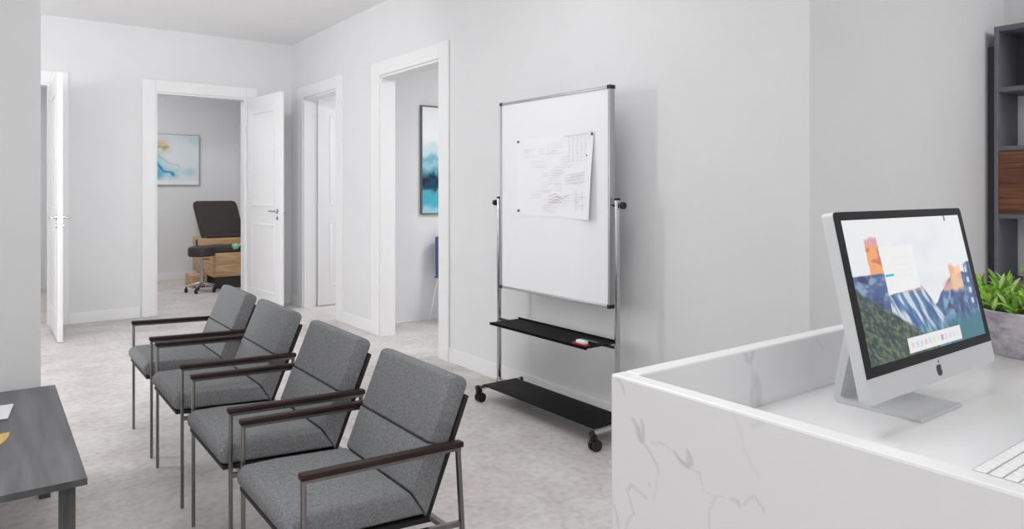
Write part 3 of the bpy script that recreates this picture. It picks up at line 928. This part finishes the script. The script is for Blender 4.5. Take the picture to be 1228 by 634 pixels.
    c = blend(c, (236, 237, 240), dock)
    cols_ = [(240, 190, 150), (160, 215, 235), (200, 205, 215), (235, 170, 165), (195, 200, 240), (190, 225, 190), (230, 228, 190), (120, 118, 128), (230, 190, 200), (190, 214, 240), (214, 214, 220), (205, 230, 225)]
    for j, cc in enumerate(cols_):
        d = np.maximum(np.abs(U - 0.335 - 0.036 * j) * 1.9, np.abs(V - 0.066))
        c = blend(c, cc, sstep(0.024, 0.016, d) * 0.6)
    return c
grid_picture('screen', BL + NN * 0.002, (SW, 0, 0), UU * SH, 300, 170, screen_paint, M['screen'], pc, label='lit screen with a mountain landscape')
# bitten-fruit emblem on the chin
def emblem(bm):
    cx_, cy_, r = SW / 2 + 0.004, -0.0475, 0.0145
    pts = []
    for k in range(48):
        a = 2 * math.pi * k / 48
        x = math.cos(a) * r * 0.92; y = math.sin(a) * r
        y -= 0.0028 * math.exp(-((x / 0.005) ** 2)) * (1 if y > 0 else -0.7)
        x *= 1.0 + 0.06 * math.sin(a)
        bx, by, br = r * 1.18, 0.0018, r * 0.52
        d = math.hypot(x - bx, y - by)
        if d < br:
            x = bx + (x - bx) / d * br; y = by + (y - by) / d * br
        pts.append((cx_ + x, cy_ + y - 0.002))
    leaf_ = [(cx_ + 0.0005, cy_ + 0.0135), (cx_ + 0.0015, cy_ + 0.0175), (cx_ + 0.0060, cy_ + 0.0205), (cx_ + 0.0055, cy_ + 0.0165)]
    for P in (pts, leaf_):
        a = [bm.verts.new((x, y, 0.0)) for x, y in P]; b = [bm.verts.new((x, y, 0.0008)) for x, y in P]
        n = len(P)
        bm.faces.new(b)
        for k in range(n): bm.faces.new((a[k], a[(k + 1) % n], b[(k + 1) % n], b[k]))
obj('emblem', sbm(emblem), M['mark'], pc, label='dark bitten fruit emblem')
# bent aluminium stand
bm = nb()
prof = [(0.717, ZS), (0.717, ZS + 0.006), (0.895, ZS + 0.009), (0.905, ZS + 0.016), (0.898, ZS + 0.05), (0.862, ZS + 0.22), (0.870, ZS + 0.235), (0.885, ZS + 0.228), (0.918, ZS + 0.05), (0.922, ZS + 0.01), (0.912, ZS)]
t2 = bmesh.new()
a = [t2.verts.new((1.675, y, z)) for y, z in prof]; b = [t2.verts.new((1.885, y, z)) for y, z in prof]
t2.faces.new(a); t2.faces.new(b[::-1])
for k in range(len(prof)): t2.faces.new((a[k], b[k], b[(k + 1) % len(prof)], a[(k + 1) % len(prof)]))
merge(bm, t2)
obj('stand', bm, M['silver'], pc)

# keyboard
kb = empty('keyboard', (1.66, 0.47, ZS))
tag(kb, 'slim white computer keyboard on the stone worktop behind the rim', 'keyboard')
bm = nb(); box(bm, 1.435, 1.87, 0.405, 0.535, ZS, ZS + 0.009, bev=0.003); obj('keyboard_base', bm, M['keytray'], kb)
for r_ in range(5):
    y0 = 0.411 + r_ * 0.0242
    x = 1.442; k = 0
    ws = [0.0278] * 15 if r_ != 0 else [0.028, 0.028, 0.028, 0.034, 0.15, 0.034, 0.028, 0.028, 0.028]
    for w in ws:
        if x + w > 1.866: break
        bm = nb(); box(bm, x, x + w - 0.003, y0, y0 + 0.0212, ZS + 0.009, ZS + 0.012, bev=0.001, seg=1); obj('key', bm, M['key'], kb)
        x += w

# ------------------------------------------------------------------ potted plant on the desk
pcx, pcy = 2.645, 0.815
pl = empty('potted_plant', (pcx, pcy, ZS))
tag(pl, 'bright green leafy plant in a weathered grey pot on the stone desk', 'plant')
bm = nb()
lathe(bm, [(0.0, ZS), (0.098, ZS), (0.106, ZS + 0.012), (0.121, ZS + 0.07), (0.131, ZS + 0.128), (0.132, ZS + 0.138), (0.128, ZS + 0.143), (0.121, ZS + 0.139), (0.119, ZS + 0.11), (0.0, ZS + 0.11)], pcx, pcy, 56)
obj('pot', bm, M['pot'], pl)
bm = nb(); lathe(bm, [(0.0, ZS + 0.11), (0.118, ZS + 0.111), (0.09, ZS + 0.122), (0.0, ZS + 0.128)], pcx, pcy, 40); obj('soil', bm, M['soil'], pl)
R = random.Random(5)
bm = nb(); cl = []
def leaf_blade(base, direction, length, width, curve, col):
    d = Vector(direction).normalized()
    side = d.cross(Vector((0, 0, 1)))
    if side.length < 0.1: side = Vector((1, 0, 0))
    side.normalize()
    rot = Matrix.Rotation(R.uniform(-0.9, 0.9), 3, d); side = rot @ side
    up = side.cross(d)
    n = 6; prev = None
    for k in range(n + 1):
        u = k / n
        p = base + d * length * u + Vector((0, 0, -curve * u * u * length))
        w = width * math.sin(math.pi * min(1, 0.12 + 0.88 * u)) ** 0.8 * 0.5 if k < n else 0.0003
        vs = [bm.verts.new(p - side * w + up * w * 0.35), bm.verts.new(p - up * 0.0), bm.verts.new(p + side * w + up * w * 0.35)]
        cl.extend([col] * 3)
        if prev:
            bm.faces.new((prev[0], prev[1], vs[1], vs[0])); bm.faces.new((prev[1], prev[2], vs[2], vs[1]))
        prev = vs
greens = [(146, 200, 74), (170, 218, 90), (194, 232, 120), (120, 178, 66), (214, 242, 158), (158, 210, 80)]
stems = nb()
for i in range(72):
    a = R.uniform(0, 2 * math.pi); rr = 0.105 * math.sqrt(R.random())
    b0 = Vector((pcx + rr * math.cos(a), pcy + rr * math.sin(a), ZS + 0.12))
    out = rr / 0.105
    tilt = 0.15 + 0.50 * out + R.uniform(-0.1, 0.15)
    dr = Vector((math.cos(a) * math.sin(tilt), math.sin(a) * math.sin(tilt), math.cos(tilt)))
    hgt = R.uniform(0.07, 0.175) * (1.0 - 0.25 * out)
    tip = b0 + dr * hgt
    tube(stems, [b0, (b0 + tip) / 2 + Vector((0, 0, 0.004)), tip], 0.0016, 5)
    nl = R.randint(6, 9)
    for k in range(nl):
        u = 0.25 + 0.75 * k / nl
        p = b0 + (tip - b0) * u
        aa = R.uniform(0, 2 * math.pi); el = R.uniform(0.1, 1.1) if k < nl - 2 else R.uniform(0.7, 1.4)
        dd = Vector((math.cos(aa) * math.cos(el), math.sin(aa) * math.cos(el), math.sin(el))) + dr * 0.35
        g = R.choice(greens); f = R.uniform(0.9, 1.1)
        if R.random() < 0.03: g = (190, 160, 96)
        leaf_blade(p, dd, R.uniform(0.035, 0.062), R.uniform(0.010, 0.016), R.uniform(0.0, 0.4), (*lin(tuple(min(255, v * f) for v in g)), 1))
fol = None
base = world_loc(pl)
for v in bm.verts: v.co -= base
me = bpy.data.meshes.new('foliage'); bm.to_mesh(me); bm.free()
at = me.color_attributes.new('picture', 'FLOAT_COLOR', 'POINT')
at.data.foreach_set('color', np.array(cl, dtype=np.float32).ravel())
for p in me.polygons: p.use_smooth = True
me.materials.append(M['leaf'])
fol = bpy.data.objects.new('foliage', me); COL.objects.link(fol); fol.parent = pl
obj('stems', stems, mat('leaf_stem', (96, 140, 60), 0.6, noise=0.05), pl)

# ------------------------------------------------------------------ bookcase in the alcove
bc = empty('bookcase', (5.0, 1.2, 0))
tag(bc, 'tall slate grey bookcase with a walnut drawer in the alcove on the right', 'bookcase')
BX0, BX1, BY1, BY0 = 4.85, 5.155, 1.668, 0.62
bm = nb(); box(bm, BX0, BX1, BY1 - 0.024, BY1, 0, 2.33, bev=0.001); obj('side_panel', bm, M['shelf'], bc)
bm = nb(); box(bm, BX0, BX1, BY0, BY0 + 0.024, 0, 2.33, bev=0.001); obj('side_panel', bm, M['shelf'], bc)
bm = nb(); box(bm, BX0, BX1, BY0 + 0.024, BY1 - 0.024, 2.300, 2.33, bev=0.001); obj('top_panel', bm, M['shelf'], bc)
for z in (0.03, 0.40, 0.79, 1.182, 1.585, 1.936):
    bm = nb(); box(bm, BX0 + 0.002, BX1, BY0 + 0.024, BY1 - 0.024, z, z + 0.028, bev=0.001); obj('shelf', bm, M['shelf'], bc)
bm = nb(); box(bm, BX1 - 0.012, BX1, BY0 + 0.024, BY1 - 0.024, 1.964, 2.300); obj('back_panel', bm, M['shelfdark'], bc)
bm = nb(); box(bm, BX0 - 0.002, BX0 + 0.020, 1.08, BY1 - 0.026, 1.212, 1.582, bev=0.002); dr_ = obj('drawer', bm, M['walnut'], bc, label='walnut drawer front')
bm = nb(); box(bm, BX0 + 0.02, BX1 - 0.03, 1.10, BY1 - 0.04, 1.215, 1.575); obj('drawer_box', bm, M['walnut'], dr_)
bm = nb(); box(bm, 4.90, BX1, BY1 + 0.001, 1.716, 0, 2.22); obj('dark_gap_strip', bm, M['shelfdark'], bc)  # solid dark strip in the gap between side panel and alcove wall

# ------------------------------------------------------------------ exam room
def exam_paint(U, V):
    n = lambda sx, sy, o=0, k=4: vnoise(U * sx, V * sy, k, o)
    c = np.zeros(U.shape + (3,)) + np.array((226., 230., 234.))
    c = blend(c, (200, 224, 232), sstep(0.45, 0.7, n(4, 3, 31)) * 0.7)
    wu = U + 0.06 * (n(5, 5, 32) - 0.5); wv = V + 0.08 * (n(5, 5, 33) - 0.5)
    gold = sstep(0.20, 0.04, np.hypot((wu - 0.55) * 1.25, wv - 0.75))
    c = blend(c, (214, 196, 150), gold * sstep(0.25, 0.5, n(9, 9, 34) + 0.1) * 0.95)
    c = blend(c, (158, 148, 138), gold * sstep(0.55, 0.68, n(14, 14, 35)) * 0.7)
    swirl = [(0.40, 0.62, 0.10, 1), (0.49, 0.43, 0.10, 1), (0.57, 0.27, 0.10, 1), (0.665, 0.25, 0.09, 1), (0.69, 0.19, 0.07, 1)]
    c = blend(c, (150, 206, 226), vein_field(U, V, [[(a_, b_, w_ * 0.8, 1) for a_, b_, w_, k_ in swirl]]) * 0.8)
    deep = sstep(0.20, 0.04, np.hypot((wu - 0.47) * 1.2, wv - 0.22))
    c = blend(c, (92, 178, 216), deep * 0.9)
    c = blend(c, (44, 132, 180), vein_field(U, V, [[(a_, b_, 0.014, 1.2) for a_, b_, w_, k_ in swirl]]))
    c = blend(c, (172, 166, 150), vein_field(U, V, [[(0.45, 0.62, 0.012, 0.6), (0.58, 0.50, 0.012, 0.6), (0.64, 0.42, 0.01, 0.6), (0.73, 0.40, 0.01, 0.5), (0.78, 0.33, 0.01, 0.3)]]))
    c = blend(c, (160, 208, 224), sstep(0.12, 0.02, np.hypot(wu - 0.88, wv - 0.25)) * 0.6)
    c = blend(c, (236, 236, 238), (V < 0.09).astype(float))
    return c
pe = empty('wall_painting', (2.03, 11.58, 1.43))
tag(pe, 'pale abstract canvas with gold and sky blue swirls on the exam room wall', 'painting')
bm = nb(); box(bm, 1.45, 2.615, 11.565, 11.60, 1.43, 2.19, bev=0.002); obj('canvas', bm, M['canvas'], pe)
grid_picture('painted_face', (1.455, 11.5640, 1.432), (1.152, 0, 0), (0, 0, 0.752), 150, 100, exam_paint, M['painting'], pe)

et = empty('exam_table', (2.8, 10.7, 0))
tag(et, 'oak exam table with dark raised backrest seen through the open doorway', 'exam table')
EX0, EX1 = 2.462, 3.12
bm = nb(); box(bm, EX0 + 0.05, EX1 - 0.02, 10.16, 11.22, 0, 0.165); obj('plinth', bm, M['vinyl'], et)
bm = nb(); box(bm, EX0, EX1, 10.10, 11.30, 0.165, 0.492, bev=0.006); lowb = obj('cabinet', bm, M['oak'], et)
bm = nb(); box(bm, EX0 + 0.02, EX1 - 0.02, 10.088, 10.10, 0.19, 0.33, bev=0.003); obj('drawer', bm, M['oak'], et)
bm = nb(); box(bm, EX0 + 0.02, EX1 - 0.02, 10.088, 10.10, 0.34, 0.475, bev=0.003); obj('drawer', bm, M['oak'], et)
bm = nb(); box(bm, EX0 + 0.03, EX1 - 0.03, 10.12, 10.62, 0.492, 0.575, bev=0.02, seg=3); obj('seat_cushion', bm, M['vinyl'], et)
bm = nb(); box(bm, EX0, EX1, 10.62, 11.30, 0.492, 0.66, bev=0.006); obj('upper_cabinet', bm, M['oak'], et)
bm = nb(); box(bm, EX0 - 0.012, EX0, 11.0, 11.06, 0.53, 0.63, bev=0.003); obj('side_knob', bm, M['vinyl'], et)
# raised back: leans away, its lower edge over the table, upper corners clipped
def backrest():
    bm = nb()
    P = [(2.49, 0.0), (3.06, 0.0), (3.07, 0.06), (3.005, 0.53), (2.97, 0.575), (2.42, 0.575), (2.395, 0.54), (2.47, 0.06)]
    def tr(x, t, d): return Vector((x, 10.80 + 0.30 * t + d * 0.87, 0.665 + 0.93 * t - d * 0.3))
    t_ = bmesh.new()
    a = [t_.verts.new(tr(x, t, 0)) for x, t in P]; b = [t_.verts.new(tr(x, t, 0.09)) for x, t in P]
    t_.faces.new(a); t_.faces.new(b[::-1])
    for k in range(len(P)): t_.faces.new((a[k], b[k], b[(k + 1) % len(P)], a[(k + 1) % len(P)]))
    bmesh.ops.recalc_face_normals(t_, faces=t_.faces)
    bmesh.ops.bevel(t_, geom=t_.edges[:], offset=0.018, segments=3, affect='EDGES')
    merge(bm, t_); return bm
obj('backrest', backrest(), M['vinyl'], et)
bm = nb(); box(bm, 2.50, 3.06, 10.70, 10.92, 0.66, 0.715, bev=0.02, seg=3); obj('lower_cushion', bm, M['vinyl'], et)

stp = empty('step_stool', (2.35, 10.6, 0))
tag(stp, 'low oak step box beside the exam table, behind the rolling stool', 'step stool')
bm = nb(); box(bm, 2.255, 2.452, 10.42, 10.80, 0.15, 0.17, bev=0.004); obj('tread', bm, M['oak'], stp)
for a_, b_ in ((2.255, 2.275), (2.432, 2.452)):
    bm = nb(); box(bm, a_, b_, 10.42, 10.80, 0, 0.15); obj('side_panel', bm, M['oak'], stp)
bm = nb(); box(bm, 2.275, 2.432, 10.43, 10.45, 0.02, 0.15); obj('front_board', bm, M['oak'], stp)

sx, sy = 2.285, 9.98
st = empty('rolling_stool', (sx, sy, 0))
tag(st, 'round black rolling stool in front of the oak exam table', 'stool')
bm = nb(); lathe(bm, [(0.0, 0.475), (0.155, 0.475), (0.168, 0.49), (0.170, 0.565), (0.160, 0.595), (0.12, 0.606), (0.0, 0.608)], sx, sy, 40); obj('seat', bm, M['vinyl'], st)
bm = nb(); tube(bm, [(sx, sy, 0.09), (sx, sy, 0.30), (sx, sy, 0.301), (sx, sy, 0.475)], [0.025, 0.025, 0.016, 0.016], 20); obj('gas_lift', bm, M['chrome'], st)
bm = nb(); tube(bm, [(sx, sy, 0.44), (sx + 0.09, sy - 0.05, 0.43)], 0.006, 8); obj('height_lever', bm, M['black'], st)
for k in range(5):
    a = 0.35 + 2 * math.pi * k / 5
    ex, ey = sx + 0.19 * math.cos(a), sy + 0.19 * math.sin(a)
    bm = nb(); tube(bm, [(sx, sy, 0.12), (sx + 0.1 * math.cos(a), sy + 0.1 * math.sin(a), 0.10), (ex, ey, 0.075)], [0.02, 0.017, 0.012], 12); obj('leg', bm, M['chrome'], st)
    bm = nb()
    tube(bm, [(ex - 0.016, ey, 0.027), (ex + 0.016, ey, 0.027)], 0.027, 20)
    tube(bm, [(ex, ey, 0.03), (ex, ey, 0.078)], 0.009, 10)
    obj('caster', bm, M['black'], st)

# lamp on a thin bent arm at the table
lm = empty('exam_lamp', (3.09, 10.0, 0))
tag(lm, 'thin white exam lamp with a mint green head beside the exam table', 'lamp')
bm = nb(); lathe(bm, [(0.0, 0.0), (0.11, 0.0), (0.11, 0.02), (0.03, 0.03), (0.0, 0.03)], 3.09, 9.9, 32); obj('lamp_base', bm, M['white'], lm)
bm = nb(); tube(bm, [(3.09, 9.9, 0.03), (3.09, 9.9, 1.18), (3.06, 9.92, 1.26), (2.97, 9.96, 1.28), (2.88, 9.98, 1.20), (2.835, 9.99, 1.0), (2.825, 9.99, 0.75), (2.815, 9.99, 0.64), (2.76, 9.98, 0.592)], 0.008, 10); obj('arm', bm, M['white'], lm)
bm = nb(); tube(bm, [(2.68, 9.975, 0.575), (2.695, 9.975, 0.580), (2.74, 9.977, 0.590), (2.77, 9.98, 0.594)], [0.034, 0.042, 0.040, 0.014], 20); obj('lamp_head', bm, M['green'], lm)

# ------------------------------------------------------------------ side room: painting and chair
def sea_paint(U, V):
    n = lambda sx, sy, o=0, k=5: vnoise(U * sx, V * sy, k, o)
    w = V + 0.10 * (n(14, 9, 41) - 0.5)
    c = np.zeros(U.shape + (3,)) + np.array((240., 242., 244.))
    c = blend(c, (206, 226, 232), sstep(0.72, 0.60, w))
    c = blend(c, (84, 160, 178), sstep(0.60, 0.50, w + 0.06 * n(9, 12, 42)) * 0.9)
    c = blend(c, (196, 220, 228), sstep(0.52, 0.46, w) * sstep(0.38, 0.44, w) * 0.6)
    c = blend(c, (12, 66, 96), sstep(0.36, 0.31, w + 0.10 * (n(18, 16, 43) - 0.5)) * sstep(0.19, 0.24, w + 0.1 * (n(18, 14, 44) - 0.5)))
    c = blend(c, (22, 34, 58), sstep(0.5, 0.62, n(20, 18, 45)) * sstep(0.40, 0.30, w) * sstep(0.18, 0.26, w))
    c = blend(c, (70, 176, 198), sstep(0.22, 0.16, w) * 0.85)
    c = blend(c, (172, 220, 230), sstep(0.10, 0.03, w) * 0.8)
    return c
ps2 = empty('wall_painting', (4.0, 6.44, 1.1))
tag(ps2, 'tall seascape painting in a dark frame, seen through the doorway beside the whiteboard', 'painting')
bm = nb()
for b in ((3.605, 3.617, 6.415, 6.448, 1.10, 2.232), (4.388, 4.40, 6.415, 6.448, 1.10, 2.232), (3.617, 4.388, 6.415, 6.448, 1.10, 1.112), (3.617, 4.388, 6.415, 6.448, 2.220, 2.232)):
    box(bm, *b, bev=0.002)
obj('picture_frame', bm, M['frame'], ps2)
grid_picture('painted_face', (3.616, 6.425, 1.111), (0.773, 0, 0), (0, 0, 1.110), 100, 150, sea_paint, M['painting'], ps2)

sc = empty('side_chair', (3.95, 6.15, 0))
tag(sc, 'blue shell chair on thin white legs under the seascape painting', 'chair')
bm = nb()
n = 14; rows = []
for j in range(8):
    t_ = j / 7; z = 0.455 + 0.425 * t_
    row = []
    for k in range(n + 1):
        u = k / n * 2 - 1
        hwid = 0.235 * (1 - 0.10 * t_)
        row.append(bm.verts.new((3.93 + u * hwid, 6.33 + 0.05 * t_ - 0.05 * u * u, z if abs(u) < 0.85 else z - 0.015 * (t_ > 0.9))))
    rows.append(row)
for a, b in zip(rows, rows[1:]):
    for k in range(n): bm.faces.new((a[k], a[k + 1], b[k + 1], b[k]))
bmesh.ops.solidify(bm, geom=bm.faces[:], thickness=0.014)
obj('backrest', bm, M['blue'], sc)
bm = nb(); box(bm, 3.71, 4.15, 5.90, 6.34, 0.445, 0.463, bev=0.008, seg=3); obj('seat', bm, M['blue'], sc)
for lx, ly, fx, fy in ((3.735, 6.30, 3.69, 6.40), (4.12, 6.30, 4.17, 6.40), (3.735, 5.95, 3.69, 5.88), (4.12, 5.95, 4.17, 5.88)):
    bm = nb(); tube(bm, [(fx, fy, 0), (lx, ly, 0.44)], 0.010, 12); obj('leg', bm, M['white'], sc)

# ------------------------------------------------------------------ light
w = bpy.data.worlds.new('sky'); S.world = w; w.use_nodes = True
bg = w.node_tree.nodes['Background']
bg.inputs['Color'].default_value = (1.0, 1.0, 1.0, 1); bg.inputs['Strength'].default_value = 0.79

def area(name, loc, target, sx_, sy_, power, col=(1, 1, 1), spread=180):
    l = bpy.data.lights.new(name, 'AREA'); l.shape = 'RECTANGLE'; l.size = sx_; l.size_y = sy_; l.energy = power; l.color = col; l.spread = math.radians(spread)
    o = bpy.data.objects.new(name, l); COL.objects.link(o); o.location = loc
    d = Vector(target) - Vector(loc)
    o.rotation_euler = d.to_track_quat('-Z', 'Y').to_euler()
    o['kind'] = 'structure'
    return o
area('assumed_window_light', (-2.68, 5.55, 1.55), (2.7, 3.6, 1.5), 0.9, 1.3, 41)  # unseen key light, assumed from the whiteboard's shadow; its window is added too
def soft_point(name, loc, power, r):
    l = bpy.data.lights.new(name, 'POINT'); l.energy = power; l.shadow_soft_size = r
    o = bpy.data.objects.new(name, l); COL.objects.link(o); o.location = loc; o['kind'] = 'structure'
soft_point('hall_fill', (-0.75, 4.9, 2.2), 19, 0.2)  # fill added behind the partition to lift the hall ceiling and far wall
soft_point('hall_fill', (-1.6, 7.3, 2.3), 13, 0.2)  # second unseen fill, added to brighten the hall ceiling
area('far_wall_fill', (0.75, 3.6, CH - 0.06), (1.3, 8.4, 1.7), 0.5, 0.5, 27, spread=110)  # lamp added out of view, aimed to brighten the far wall
area('unseen_ceiling_light', (1.7, 2.9, CH - 0.03), (1.7, 2.9, 0), 1.2, 1.2, 8)  # unseen fill added to brighten the near floor and right wall
area('unseen_ceiling_light', (0.5, 1.3, CH - 0.03), (0.5, 1.3, 0), 1.2, 1.2, 26)
area('unseen_ceiling_light', (-1.2, -1.6, CH - 0.03), (-1.2, -1.6, 0), 1.2, 1.2, 20)
area('unseen_ceiling_light', (4.5, -0.3, CH - 0.03), (4.6, -0.3, 0), 1.2, 1.2, 22)  # unseen fill added to brighten the alcove and bookcase
area('unseen_ceiling_light', (5.0, 4.2, CH - 0.03), (5.0, 4.2, 0), 1.2, 1.2, 58)
area('unseen_ceiling_light', (5.2, 7.5, CH - 0.03), (5.2, 7.5, 0), 1.0, 1.0, 50)
area('unseen_ceiling_light', (1.4, 10.0, CH - 0.03), (1.4, 10.0, 0), 0.6, 0.6, 22)
area('unseen_ceiling_light', (-1.0, 10.2, CH - 0.03), (-1.0, 10.2, 0), 0.8, 0.8, 20)

# ------------------------------------------------------------------ camera and view
F, W_, H_, HZ = 845.3, 1228.0, 634.0, 228.0
cam = bpy.data.cameras.new('camera'); co = bpy.data.objects.new('camera', cam); COL.objects.link(co)
cam.sensor_fit = 'HORIZONTAL'; cam.sensor_width = 36.0
cam.lens = F / W_ * 36.0
cam.shift_y = (HZ - H_ / 2) / W_
cam.clip_start = 0.05
co.location = (0, 0, 1.35)
co.rotation_euler = (math.pi / 2, 0, -math.atan2(0.59697, 0.80226))
S.camera = co

S.view_settings.view_transform = 'Standard'
S.view_settings.look = 'None'
S.view_settings.gamma = 1.0
S.view_settings.use_curve_mapping = False
S.view_settings.exposure = 0.22
